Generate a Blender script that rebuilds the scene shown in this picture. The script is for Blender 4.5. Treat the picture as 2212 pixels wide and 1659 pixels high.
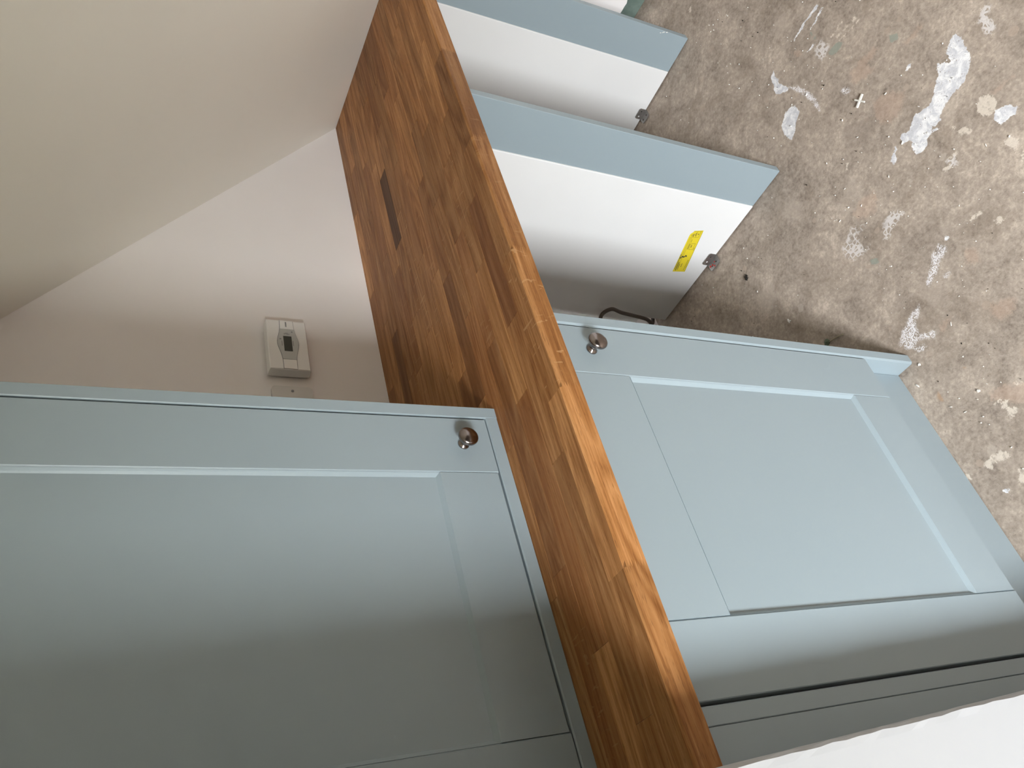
import bpy, bmesh, math, random
import numpy as np
from mathutils import Vector, Matrix

for o in list(bpy.data.objects):
    bpy.data.objects.remove(o, do_unlink=True)
SC = bpy.context.scene
COL = SC.collection
random.seed(7)

# ------------------------------------------------------------------ camera
# World: X along the worktop (away from the viewer), Y into the back wall, Z up, metres.
# The phone was held on its side, so the camera's own "up" points along the run.
cam_data = bpy.data.cameras.new('camera')
cam = bpy.data.objects.new('camera', cam_data)
COL.objects.link(cam)
RIGHT = Vector((-0.24302101, -0.39469676, -0.88608987))
UP = Vector((0.77977957, -0.62281912, 0.06356225))
BACK = Vector((-0.57696153, -0.67550782, 0.45913460))
cm = Matrix((RIGHT, UP, BACK)).transposed().to_4x4()
cm.translation = Vector((-0.09913, -1.36222, 1.50159))
cam.matrix_world = cm
cam_data.sensor_fit = 'HORIZONTAL'
cam_data.sensor_width = 36.0
cam_data.lens = 1741.18 / 2212.0 * 36.0
cam_data.clip_start = 0.02
SC.camera = cam

# ------------------------------------------------------------------ light
world = bpy.data.worlds.new('overcast_sky')
SC.world = world
world.use_nodes = True
world.node_tree.nodes['Background'].inputs['Color'].default_value = (0.93, 0.965, 1.0, 1)
world.node_tree.nodes['Background'].inputs['Strength'].default_value = 29.5


WX, WY0, WY1, WZ0, WZ1 = -1.60, -2.40, -1.62, 0.75, 1.84      # window opening in the wall behind the viewer
pl = bpy.data.lights.new('window_portal', 'AREA')              # sampling portal for the sky seen through that window
pl.shape = 'RECTANGLE'
pl.size, pl.size_y = WZ1 - WZ0, WY1 - WY0
pl.cycles.is_portal = True
po = bpy.data.objects.new('window_portal', pl)
COL.objects.link(po)
po.location = (WX - 0.10, (WY0 + WY1) / 2, (WZ0 + WZ1) / 2)
po.rotation_euler = (0, math.radians(-90), 0)

SC.view_settings.view_transform = 'Standard'
SC.view_settings.look = 'None'
SC.view_settings.exposure = 2.0
SC.view_settings.gamma = 1.0
SC.view_settings.use_curve_mapping = False

# ------------------------------------------------------------------ helpers
def lin(r, g, b):
    f = lambda c: (c / 255 / 12.92) if c / 255 <= 0.04045 else ((c / 255 + 0.055) / 1.055) ** 2.4
    return (f(r), f(g), f(b), 1.0)


class NT:
    """small helper that writes node trees"""
    def __init__(self, name):
        self.m = bpy.data.materials.new(name)
        self.m.use_nodes = True
        self.t = self.m.node_tree
        self.b = self.t.nodes['Principled BSDF']

    def n(self, kind, **kw):
        nd = self.t.nodes.new(kind)
        for k, v in kw.items():
            setattr(nd, k, v)
        return nd

    def l(self, a, b):
        self.t.links.new(a, b)

    def val(self, x, sock):
        if isinstance(x, (int, float, tuple, list)):
            sock.default_value = x
        else:
            self.l(x, sock)

    def math(self, op, a, b=0.0, clamp=False):
        nd = self.n('ShaderNodeMath', operation=op, use_clamp=clamp)
        self.val(a, nd.inputs[0])
        self.val(b, nd.inputs[1])
        return nd.outputs[0]

    def noise(self, vec, scale, detail=4, rough=0.55, dist=0.0):
        nd = self.n('ShaderNodeTexNoise')
        nd.inputs['Scale'].default_value = scale
        nd.inputs['Detail'].default_value = detail
        nd.inputs['Roughness'].default_value = rough
        nd.inputs['Distortion'].default_value = dist
        if vec is not None:
            self.l(vec, nd.inputs['Vector'])
        return nd.outputs['Fac']

    def ramp(self, fac, stops):
        nd = self.n('ShaderNodeValToRGB')
        el = nd.color_ramp.elements
        while len(el) > len(stops):
            el.remove(el[-1])
        while len(el) < len(stops):
            el.new(0.5)
        for e, (p, c) in zip(el, stops):
            e.position = p
            e.color = c if len(c) == 4 else (*c, 1)
        self.l(fac, nd.inputs[0])
        return nd.outputs[0]

    def mix(self, fac, a, b, blend='MIX'):
        nd = self.n('ShaderNodeMix', data_type='RGBA', blend_type=blend)
        self.val(fac, nd.inputs[0])
        self.val(a, nd.inputs[6])
        self.val(b, nd.inputs[7])
        return nd.outputs[2]

    def smooth(self, x, lo, hi):
        nd = self.n('ShaderNodeMapRange', interpolation_type='SMOOTHSTEP')
        self.val(x, nd.inputs[0])
        nd.inputs[1].default_value = lo
        nd.inputs[2].default_value = hi
        return nd.outputs[0]

    def coord(self, out='Object', scale=(1, 1, 1), add=None):
        tc = self.n('ShaderNodeTexCoord').outputs[out]
        if out == 'Object':
            tc = self.n('ShaderNodeNewGeometry').outputs['Position']
        mp = self.n('ShaderNodeMapping')
        mp.inputs['Scale'].default_value = scale
        self.l(tc, mp.inputs['Vector'])
        if add is not None:
            self.l(add, mp.inputs['Location'])
        return mp.outputs[0]

    def bump(self, h, strength, dist=0.002):
        nd = self.n('ShaderNodeBump')
        nd.inputs['Strength'].default_value = strength
        nd.inputs['Distance'].default_value = dist
        self.l(h, nd.inputs['Height'])
        self.l(nd.outputs[0], self.b.inputs['Normal'])

    def base(self, c):
        self.val(c, self.b.inputs['Base Color'])

    def set(self, **kw):
        for k, v in kw.items():
            self.val(v, self.b.inputs[k.replace('_', ' ')])
        return self.m


def paint(name, c1, c2, rough, spec=0.5, bscale=300, bstr=0.03, cscale=3.0):
    m = NT(name)
    v = m.coord()
    m.base(m.ramp(m.noise(v, cscale, 3), [(0.35, c1), (0.65, c2)]))
    m.bump(m.noise(v, bscale, 2), bstr, 0.001)
    m.set(Roughness=rough)
    m.b.inputs['Specular IOR Level'].default_value = spec
    return m.m


M = {}
M['blue'] = paint('cabinet_paint', (0.272, 0.332, 0.362, 1), (0.280, 0.339, 0.368, 1), 0.42, 0.45, 700, 0.02)
M['white_board'] = paint('white_melamine', (0.70, 0.70, 0.695, 1), (0.73, 0.73, 0.725, 1), 0.45, 0.4, 500, 0.02)
M['wall'] = paint('wall_paint', (0.85, 0.815, 0.80, 1), (0.88, 0.845, 0.83, 1), 0.85, 0.2, 90, 0.10, 2.2)
M['slope'] = paint('ceiling_paint', (0.77, 0.735, 0.67, 1), (0.80, 0.765, 0.70, 1), 0.8, 0.2, 60, 0.10, 1.6)
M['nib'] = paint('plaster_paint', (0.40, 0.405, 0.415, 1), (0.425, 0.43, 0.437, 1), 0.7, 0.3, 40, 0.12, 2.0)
M['bare'] = paint('bare_plaster', (0.25, 0.23, 0.21, 1), (0.28, 0.26, 0.24, 1), 0.9, 0.1, 40, 0.12, 2.0)
M['ground'] = paint('garden_ground', (0.09, 0.10, 0.06, 1), (0.16, 0.15, 0.11, 1), 0.95, 0.1, 20, 0.3, 1.0)
M['dark_wall'] = paint('low_bounce_brown', (0.06, 0.045, 0.035, 1), (0.09, 0.07, 0.055, 1), 0.7, 0.2, 40, 0.1, 3.0)  # for the unseen front wall: dark colour chosen to cut bounced fill light
M['green_board'] = paint('old_green_paint', (0.10, 0.14, 0.12, 1), (0.16, 0.21, 0.18, 1), 0.7, 0.3, 60, 0.4, 20)
M['plastic'] = paint('white_plastic', (0.86, 0.85, 0.83, 1), (0.88, 0.87, 0.85, 1), 0.45, 0.4)
M['plastic_base'] = paint('grey_plastic', (0.70, 0.685, 0.66, 1), (0.72, 0.70, 0.68, 1), 0.5, 0.4)
M['grey_panel'] = paint('pale_grey_plastic', (0.53, 0.545, 0.53, 1), (0.55, 0.56, 0.545, 1), 0.45, 0.4)
M['screen'] = paint('dark_lcd', (0.055, 0.058, 0.045, 1), (0.065, 0.068, 0.055, 1), 0.35, 0.3)
M['ink'] = paint('dark_print', (0.05, 0.05, 0.045, 1), (0.06, 0.06, 0.05, 1), 0.7, 0.2)
M['olive_ink'] = paint('faint_print', (0.20, 0.18, 0.03, 1), (0.24, 0.21, 0.04, 1), 0.7, 0.2)
M['grey_ink'] = paint('grey_print', (0.28, 0.28, 0.29, 1), (0.30, 0.30, 0.31, 1), 0.7, 0.2)
M['yellow'] = paint('yellow_label', (0.66, 0.52, 0.025, 1), (0.70, 0.56, 0.03, 1), 0.5, 0.3)
M['cable'] = paint('brown_cable', (0.085, 0.066, 0.055, 1), (0.10, 0.08, 0.066, 1), 0.5, 0.4)
M['red'] = paint('red_paint', (0.55, 0.05, 0.04, 1), (0.60, 0.07, 0.05, 1), 0.6, 0.3)
M['chip'] = paint('plaster_chip', (0.72, 0.70, 0.64, 1), (0.85, 0.83, 0.78, 1), 0.9, 0.1)
M['leaf'] = paint('dead_leaf', (0.018, 0.015, 0.012, 1), (0.03, 0.025, 0.018, 1), 0.7, 0.2)
M['green_leaf'] = paint('dusty_leaf', (0.10, 0.13, 0.09, 1), (0.16, 0.19, 0.13, 1), 0.7, 0.2)
M['twig'] = paint('dry_twig', (0.30, 0.25, 0.17, 1), (0.35, 0.30, 0.2, 1), 0.8, 0.2)
M['scuff'] = paint('scuff', (0.315, 0.378, 0.405, 1), (0.295, 0.355, 0.383, 1), 0.5, 0.3)


def metal(name, c, rough):
    m = NT(name)
    v = m.coord()
    m.base(m.ramp(m.noise(v, 90, 4), [(0.3, tuple(x * 0.75 for x in c[:3])), (0.7, c)]))
    m.set(Metallic=1.0, Roughness=rough)
    m.bump(m.noise(v, 400, 3), 0.12, 0.0006)
    return m.m


M['bronze'] = metal('aged_nickel', (0.27, 0.235, 0.22, 1), 0.2)
M['steel'] = metal('zinc_steel', (0.52, 0.505, 0.49, 1), 0.45)


def oak():
    m = NT('oiled_oak')
    oi = m.n('ShaderNodeObjectInfo')
    rnd = oi.outputs['Random']
    off = m.n('ShaderNodeCombineXYZ')
    m.l(m.math('MULTIPLY', rnd, 37.0), off.inputs[0])
    m.l(m.math('MULTIPLY', rnd, 91.0), off.inputs[1])
    m.l(m.math('MULTIPLY', rnd, 53.0), off.inputs[2])
    tone = m.n('ShaderNodeAttribute', attribute_type='OBJECT', attribute_name='tone').outputs['Fac']
    redness = m.n('ShaderNodeAttribute', attribute_type='OBJECT', attribute_name='redness').outputs['Fac']
    figure = m.n('ShaderNodeAttribute', attribute_type='OBJECT', attribute_name='figure').outputs['Fac']
    g1 = m.noise(m.coord(scale=(1.6, 26, 26), add=off.outputs[0]), 1.0, 4, 0.6, 0.6)        # broad bands along the grain
    g2 = m.noise(m.coord(scale=(5, 260, 260), add=off.outputs[0]), 1.0, 4, 0.65, 0.35)        # fine streaks
    g3 = m.noise(m.coord(scale=(60, 1100, 1100), add=off.outputs[0]), 1.0, 2, 0.5)            # pores
    # cathedral figure: contour lines of a stretched noise hill
    hill = m.noise(m.coord(scale=(2.2, 20, 20), add=off.outputs[0]), 1.0, 1, 0.4, 0.3)
    rings = m.math('PINGPONG', m.math('MULTIPLY', hill, 16.0), 1.0)
    fac = m.math('ADD', m.math('MULTIPLY', g1, 0.42), m.math('MULTIPLY', g2, 0.50))
    fac = m.math('ADD', fac, m.math('MULTIPLY', m.math('SUBTRACT', rings, 0.5), 0.16))
    col = m.ramp(fac, [(0.27, (0.180, 0.070, 0.019)), (0.42, (0.295, 0.132, 0.044)), (0.55, (0.40, 0.195, 0.074)), (0.70, (0.53, 0.288, 0.122))])
    col = m.mix(m.math('MULTIPLY', redness, 0.6), col, (0.21, 0.066, 0.022, 1))
    pores = m.smooth(g3, 0.42, 0.30)
    col = m.mix(m.math('MULTIPLY', pores, 0.45), col, (0.055, 0.022, 0.008, 1))
    # silver ray flecks across the grain on quarter-sawn staves
    fl = m.noise(m.coord(scale=(95, 22, 30), add=off.outputs[0]), 1.0, 2, 0.45, 1.2)
    fleck = m.math('MULTIPLY', m.smooth(fl, 0.63, 0.68), figure)
    col = m.mix(m.math('MULTIPLY', fleck, 0.55), col, (0.46, 0.27, 0.125, 1))
    dark = m.mix(1.0, col, tone, 'MULTIPLY')
    tn = m.n('ShaderNodeCombineColor')
    for i in range(3):
        m.l(tone, tn.inputs[i])
    dark = m.mix(1.0, col, tn.outputs[0], 'MULTIPLY')
    m.base(dark)
    m.set(Roughness=m.ramp(g2, [(0.3, (0.50, 0.50, 0.50)), (0.7, (0.38, 0.38, 0.38))]))
    m.b.inputs['Specular IOR Level'].default_value = 0.12
    m.bump(m.math('ADD', g2, m.math('MULTIPLY', g3, 0.6)), 0.12, 0.0006)
    return m.m


M['oak'] = oak()


def concrete():
    m = NT('stained_concrete')
    v = m.coord()
    at = lambda n: m.n('ShaderNodeAttribute', attribute_type='GEOMETRY', attribute_name=n).outputs['Fac']
    n1 = m.noise(v, 2.6, 5, 0.6)
    n2 = m.noise(v, 14, 6, 0.65, 0.6)
    n3 = m.noise(v, 75, 5, 0.65)
    n4 = m.noise(v, 330, 3, 0.6)
    # faint trowel drag along the room's diagonal
    vr = m.n('ShaderNodeVectorRotate', rotation_type='Z_AXIS')
    vr.inputs['Angle'].default_value = math.radians(38)
    m.l(v, vr.inputs['Vector'])
    mp = m.n('ShaderNodeMapping')
    mp.inputs['Scale'].default_value = (14, 150, 1)
    m.l(vr.outputs[0], mp.inputs['Vector'])
    drag = m.noise(mp.outputs[0], 1.0, 4, 0.6)
    nm = m.noise(v, 150, 4, 0.7, 0.4)
    f = m.math('ADD', m.math('MULTIPLY', n1, 0.22), m.math('MULTIPLY', n2, 0.34))
    f = m.math('ADD', f, m.math('MULTIPLY', n3, 0.22))
    f = m.math('ADD', f, m.math('MULTIPLY', nm, 0.16))
    f = m.math('ADD', f, m.math('MULTIPLY', drag, 0.06))
    col = m.ramp(f, [(0.36, (0.165, 0.128, 0.104)), (0.45, (0.305, 0.252, 0.206)), (0.54, (0.43, 0.358, 0.295)), (0.64, (0.64, 0.545, 0.455))])
    # pits and grit
    col = m.mix(m.math('MULTIPLY', m.smooth(n4, 0.36, 0.27), 0.65), col, (0.10, 0.075, 0.058, 1))
    col = m.mix(m.math('MULTIPLY', m.smooth(n4, 0.67, 0.75), 0.45), col, (0.62, 0.55, 0.48, 1))
    # drab brown damp patches
    col = m.mix(m.math('MULTIPLY', m.smooth(m.noise(v, 5.5, 4, 0.6, 1.0), 0.52, 0.66), 0.30), col, (0.19, 0.145, 0.105, 1))
    # old paint blobs of many sizes scattered over the slab
    vo = m.n('ShaderNodeTexVoronoi', feature='F1')
    vo.inputs['Scale'].default_value = 26
    vo.inputs['Randomness'].default_value = 1.0
    m.l(v, vo.inputs['Vector'])
    sep = m.n('ShaderNodeSeparateColor')
    m.l(vo.outputs['Color'], sep.inputs[0])
    blob_r = m.math('MULTIPLY', sep.outputs[0], 0.30)
    blob = m.smooth(m.math('SUBTRACT', m.math('ADD', blob_r, m.math('MULTIPLY', m.math('SUBTRACT', n3, 0.5), 0.2)), vo.outputs['Distance']), 0.0, 0.04)
    blob = m.math('MULTIPLY', blob, m.smooth(sep.outputs[1], 0.45, 0.75))
    bcol = m.mix(sep.outputs[2], (0.47, 0.40, 0.34, 1), (0.42, 0.33, 0.26, 1))
    col = m.mix(m.math('MULTIPLY', blob, 0.62), col, bcol)
    vo2 = m.n('ShaderNodeTexVoronoi', feature='F1')
    vo2.inputs['Scale'].default_value = 9
    m.l(v, vo2.inputs['Vector'])
    sep2 = m.n('ShaderNodeSeparateColor')
    m.l(vo2.outputs['Color'], sep2.inputs[0])
    b2 = m.math('SUBTRACT', m.math('ADD', m.math('MULTIPLY', sep2.outputs[0], 0.42), m.math('MULTIPLY', m.math('SUBTRACT', n2, 0.5), 0.8)), vo2.outputs['Distance'])
    b2 = m.math('MULTIPLY', m.smooth(b2, -0.02, 0.10), m.smooth(sep2.outputs[1], 0.40, 0.6))
    col = m.mix(m.math('MULTIPLY', b2, 0.42), col, m.mix(sep2.outputs[2], (0.52, 0.44, 0.37, 1), (0.24, 0.195, 0.16, 1)))

    def mask(name, amp, w):
        jag = m.math('ADD', m.math('MULTIPLY', m.math('SUBTRACT', n3, 0.5), amp), m.math('MULTIPLY', m.math('SUBTRACT', n4, 0.5), amp * 0.6))
        return m.smooth(m.math('ADD', at(name), jag), -w, w)
    col = m.mix(m.math('MULTIPLY', mask('pink', 0.03, 0.005), 0.38), col, (0.49, 0.345, 0.26, 1))
    col = m.mix(m.math('MULTIPLY', m.math('MULTIPLY', mask('pale', 0.020, 0.0020), m.smooth(n3, 0.28, 0.5)), 0.8), col, (0.70, 0.62, 0.53, 1))
    col = m.mix(m.math('MULTIPLY', mask('green', 0.008, 0.0012), 0.75), col, (0.265, 0.30, 0.25, 1))
    col = m.mix(m.math('MULTIPLY', mask('rust', 0.01, 0.003), 0.5), col, (0.40, 0.22, 0.10, 1))
    # honeycomb print left by a rolled cloth
    vh = m.n('ShaderNodeTexVoronoi', feature='DISTANCE_TO_EDGE')
    vh.inputs['Scale'].default_value = 92
    vh.inputs['Randomness'].default_value = 0.55
    m.l(v, vh.inputs['Vector'])
    honey = m.math('MULTIPLY', m.smooth(vh.outputs['Distance'], 0.17, 0.08), mask('honey', 0.02, 0.004))
    honey = m.math('MULTIPLY', honey, m.smooth(n2, 0.36, 0.5))
    col = m.mix(m.math('MULTIPLY', honey, 0.85), col, (0.68, 0.64, 0.62, 1))
    # chalky streaks: broken into grains
    chalk = m.math('MULTIPLY', mask('chalk', 0.016, 0.004), m.smooth(m.math('ADD', n4, m.math('MULTIPLY', n3, 0.5)), 0.66, 0.80))
    col = m.mix(m.math('MULTIPLY', chalk, 0.9), col, (0.80, 0.78, 0.80, 1))
    # white emulsion
    wcol = m.mix(m.smooth(m.noise(v, 40, 5, 0.7, 0.8), 0.40, 0.62), (0.58, 0.58, 0.61, 1), (0.86, 0.85, 0.85, 1))
    wh = mask('white', 0.013, 0.0008)
    holes = m.smooth(m.math('ADD', n4, m.math('MULTIPLY', n3, 0.4)), 0.47, 0.56)
    col = m.mix(m.math('MULTIPLY', wh, holes), col, wcol)
    m.base(col)
    m.set(Roughness=0.85)
    m.b.inputs['Specular IOR Level'].default_value = 0.25
    h = m.math('ADD', m.math('MULTIPLY', n3, 1.0), m.math('MULTIPLY', n4, 0.5))
    h = m.math('ADD', h, m.math('MULTIPLY', drag, 0.15))
    m.bump(h, 0.35, 0.0025)
    return m.m


M['floor'] = concrete()

# ------------------------------------------------------------------ object helpers
ORG = {}


def link(name, verts, faces, mat, org, parent=None, smooth=False):
    """one mesh object, vertices given in world space, origin at org"""
    me = bpy.data.meshes.new(name)
    o = Vector(org)
    me.from_pydata([tuple(Vector(v) - o) for v in verts], [], faces)
    bm = bmesh.new()
    bm.from_mesh(me)
    bmesh.ops.recalc_face_normals(bm, faces=bm.faces)
    bm.to_mesh(me)
    bm.free()
    me.materials.append(mat)
    if smooth:
        for p in me.polygons:
            p.use_smooth = True
    ob = bpy.data.objects.new(name, me)
    COL.objects.link(ob)
    place(ob, o, parent)
    return ob


def place(ob, o, parent):
    ORG[ob.name] = Vector(o)
    if parent is not None:
        ob.parent = parent
        ob.location = Vector(o) - ORG[parent.name]
    else:
        ob.location = o


def empty(name, loc, label, cat, group=None):
    e = bpy.data.objects.new(name, None)
    e.empty_display_size = 0.05
    COL.objects.link(e)
    place(e, Vector(loc), None)
    tag(e, label, cat, group)
    return e


def tag(o, label=None, cat=None, group=None, kind=None):
    if label: o['label'] = label
    if cat: o['category'] = cat
    if group: o['group'] = group
    if kind: o['kind'] = kind
    return o


def from_bm(name, bm, mat, parent, smooth=False, org=None):
    co = [v.co.copy() for v in bm.verts]
    lo = Vector((min(c.x for c in co), min(c.y for c in co), min(c.z for c in co)))
    hi = Vector((max(c.x for c in co), max(c.y for c in co), max(c.z for c in co)))
    o = Vector(org) if org is not None else Vector(((lo.x + hi.x) / 2, (lo.y + hi.y) / 2, lo.z))
    bmesh.ops.recalc_face_normals(bm, faces=bm.faces)
    for v in bm.verts:
        v.co -= o
    me = bpy.data.meshes.new(name)
    bm.to_mesh(me)
    bm.free()
    me.materials.append(mat)
    if smooth:
        for p in me.polygons:
            p.use_smooth = True
    ob = bpy.data.objects.new(name, me)
    COL.objects.link(ob)
    place(ob, o, parent)
    return ob


def add_box(bm, x0, x1, y0, y1, z0, z1, bevel=0.0, segs=1):
    r = bmesh.ops.create_cube(bm, size=1.0)
    for v in r['verts']:
        v.co = Vector((x0 + (v.co.x + 0.5) * (x1 - x0), y0 + (v.co.y + 0.5) * (y1 - y0), z0 + (v.co.z + 0.5) * (z1 - z0)))
    if bevel:
        ed = list({e for v in r['verts'] for e in v.link_edges})
        bmesh.ops.bevel(bm, geom=ed, offset=bevel, segments=segs, affect='EDGES', profile=0.5)


def box(name, x0, x1, y0, y1, z0, z1, mat, parent=None, bevel=0.0, segs=1):
    bm = bmesh.new()
    add_box(bm, x0, x1, y0, y1, z0, z1, bevel, segs)
    return from_bm(name, bm, mat, parent)


def prism(name, poly, axis, a0, a1, mat, parent=None, smooth=False):
    """extrude a polygon: axis 'x' -> poly in (y,z), 'y' -> (x,z), 'z' -> (x,y)"""
    def P(p, a):
        return {'x': (a, p[0], p[1]), 'y': (p[0], a, p[1]), 'z': (p[0], p[1], a)}[axis]
    bm = bmesh.new()
    A = [bm.verts.new(P(p, a0)) for p in poly]
    B = [bm.verts.new(P(p, a1)) for p in poly]
    n = len(poly)
    for i in range(n):
        bm.faces.new((A[i], A[(i + 1) % n], B[(i + 1) % n], B[i]))
    bm.faces.new(A)
    bm.faces.new(B[::-1])
    return from_bm(name, bm, mat, parent, smooth)


# ------------------------------------------------------------------ the setting
WTOP = 0.91                      # worktop top
FR = -0.5879                     # front plane of the base units
# floor: a tensor grid, fine where the slab is in view
STAINS = {
    'white': [
        [(1178, -1056), (1160, -1056), (1142, -1050), (1124, -1048), (1107, -1040), (1096, -1028), (1086, -1010), (1082, -993), (1084, -977), (1081, -958), (1075, -942), (1071, -932), (1062, -932), (1063, -921), (1066, -909), (1058, -901), (1056, -889), (1045, -881), (1044, -869), (1049, -852), (1065, -853), (1080, -861), (1087, -864), (1095, -847), (1109, -848), (1116, -859), (1105, -870), (1118, -890), (1123, -898), (1112, -924), (1112, -940), (1121, -952), (1138, -972), (1145, -984), (1159, -988), (1166, -996), (1150, -1008), (1142, -1014), (1153, -1019), (1167, -1018), (1172, -1030), (1180, -1039), (1184, -1048)],
        [(1063, -903), (1054, -920), (1051, -916), (1057, -901)],
        [(969, -997), (980, -1009), (969, -1031), (949, -1038), (943, -1028), (949, -999), (965, -996)],
        [(1430, -715), (1404, -714), (1392, -692), (1374, -675), (1369, -658), (1395, -649), (1426, -658), (1442, -682), (1442, -703)],
        [(1569, -726), (1553, -720), (1536, -722), (1525, -718), (1509, -723), (1492, -728), (1482, -726), (1489, -716), (1501, -703), (1514, -695), (1528, -696), (1534, -704), (1550, -706), (1565, -709)],
        [(1223, -946), (1226, -956), (1221, -960), (1218, -953), (1219, -946)],
        [(1093, -806), (1097, -818), (1109, -831), (1103, -833), (1089, -820), (1077, -816), (1076, -804)],
        [(859, -796), (852, -800), (849, -792), (854, -790)],
        [(386, -590), (387, -598), (384, -601), (379, -594)],
        [(1578, -904), (1580, -880), (1570, -881), (1568, -905)],
        [(1578, -880), (1579, -854), (1574, -855), (1572, -880)],
        [(1580, -854), (1578, -835), (1570, -836), (1573, -855)],
        [(1576, -835), (1573, -808), (1568, -809), (1572, -836)],
        [(1557, -907), (1550, -877), (1545, -878), (1552, -908)],
        [(1549, -877), (1547, -854), (1543, -854), (1546, -878)],
        [(1505, -850), (1509, -817), (1504, -817), (1500, -850)],
    ],
    'pale': [
        [(1020, -994), (1030, -1007), (1012, -1022), (991, -1021), (980, -1009), (985, -995), (1005, -985)],
        [(1028, -937), (1013, -942), (999, -959), (988, -958), (988, -949), (1004, -935), (1016, -937)],
        [(916, -982), (915, -999), (894, -1003), (887, -988), (902, -982)],
        [(450, -629), (440, -640), (431, -636), (430, -625), (439, -614), (431, -598), (436, -592), (441, -588), (448, -595), (450, -608)],
        [(402, -637), (396, -648), (377, -634), (386, -626)],
        [(453, -549), (449, -554), (437, -552), (441, -543)],
        [(505, -687), (495, -701), (484, -690), (488, -683), (498, -682)],
        [(510, -679), (520, -691), (516, -697), (509, -689)],
        [(525, -672), (527, -685), (524, -689), (522, -674)],
        [(530, -721), (532, -731), (528, -741), (527, -738), (529, -728)],
        [(849, -860), (839, -879), (837, -867), (845, -847)],
        [(809, -878), (806, -894), (795, -893), (798, -880)],
        [(2037, -637), (2034, -650), (2023, -644), (2026, -635)],
        [(1181, -724), (1180, -731), (1169, -730), (1168, -719)],
        [(870, -988), (872, -997), (856, -985), (859, -982)],
        [(983, -903), (977, -918), (974, -910), (984, -892)],
        [(977, -870), (971, -889), (960, -892), (968, -875)],
        [(1472, -918), (1470, -879), (1468, -879), (1470, -919)],
        [(1442, -946), (1455, -888), (1452, -888), (1440, -947)],
        [(1428, -948), (1440, -889), (1438, -889), (1426, -948)],
    ],
    'pink': [
        [(1225, -890), (1184, -912), (1160, -890), (1161, -854), (1177, -839), (1204, -838), (1237, -856)],
        [(1082, -701), (1070, -736), (1050, -737), (1032, -714), (1047, -676), (1071, -670)],
        [(548, -679), (545, -702), (523, -741), (488, -716), (512, -698), (535, -671)],
        [(1545, -793), (1533, -806), (1518, -803), (1523, -790)],
        [(1071, -675), (1039, -714), (1029, -717), (1037, -685)],
        [(808, -806), (792, -824), (764, -814), (781, -794)],
        [(682, -780), (663, -820), (641, -809), (648, -777), (664, -769)],
        [(722, -681), (720, -706), (712, -702), (705, -672)],
        [(1274, -976), (1276, -1025), (1263, -1025), (1264, -985)],
        [(1349, -859), (1346, -893), (1339, -930), (1324, -936), (1322, -897), (1292, -903), (1315, -849)],
        [(1232, -873), (1187, -914), (1168, -900), (1172, -864), (1207, -859)],
        [(1017, -1026), (1007, -1070), (1002, -1068), (1008, -1029)],
    ],
    'green': [
        [(1440, -885), (1428, -890), (1424, -885), (1422, -868), (1429, -855), (1441, -850), (1446, -852), (1446, -865), (1444, -877)],
        [(1322, -969), (1306, -983), (1294, -975), (1306, -960)],
        [(952, -641), (939, -659), (928, -654), (938, -638)],
        [(1539, -849), (1539, -856), (1527, -852), (1529, -847)],
        [(1517, -848), (1517, -857), (1510, -854), (1511, -846)],
    ],
    'chalk': [
        [(856, -774), (836, -782), (830, -760), (815, -741), (802, -711), (807, -706), (829, -733), (848, -754)],
        [(786, -671), (770, -655), (755, -635), (734, -635), (724, -609), (732, -594), (749, -587), (761, -599), (771, -621), (782, -648)],
        [(719, -608), (712, -630), (704, -629), (708, -610)],
        [(798, -746), (793, -759), (788, -744)],
        [(739, -626), (717, -664), (708, -654), (732, -627)],
        [(1492, -728), (1461, -750), (1412, -762), (1374, -763), (1353, -753), (1368, -753), (1408, -752), (1451, -743)],
        [(1337, -821), (1329, -837), (1313, -833), (1320, -820)],
    ],
    'honey': [
        [(1046, -649), (1038, -665), (1025, -680), (1019, -666), (1022, -647), (983, -660), (973, -657), (976, -638), (981, -614), (1006, -599), (1027, -607), (1034, -627)],
        [(993, -711), (996, -727), (993, -748), (971, -763), (970, -750), (967, -725), (956, -704), (962, -689), (975, -702)],
        [(1169, -1120), (1164, -1129), (1155, -1127), (1151, -1116), (1142, -1110), (1115, -1111), (1111, -1103), (1118, -1087), (1144, -1093), (1159, -1098)],
        [(1488, -833), (1493, -857), (1457, -864), (1449, -851), (1451, -832), (1476, -827)],
        [(984, -887), (978, -905), (958, -896), (966, -879)],
    ],
    'rust': [
        [(619, -596), (607, -598), (592, -595), (597, -588), (610, -590)],
        [(621, -664), (620, -670), (616, -670), (616, -665)],
    ],
}


def axis_lines(lo, hi, a, b, step, coarse):
    return np.unique(np.concatenate([np.arange(lo, a, coarse), np.arange(a, b, step), np.arange(b, hi + 1e-6, coarse), [hi]]).round(5))


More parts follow.
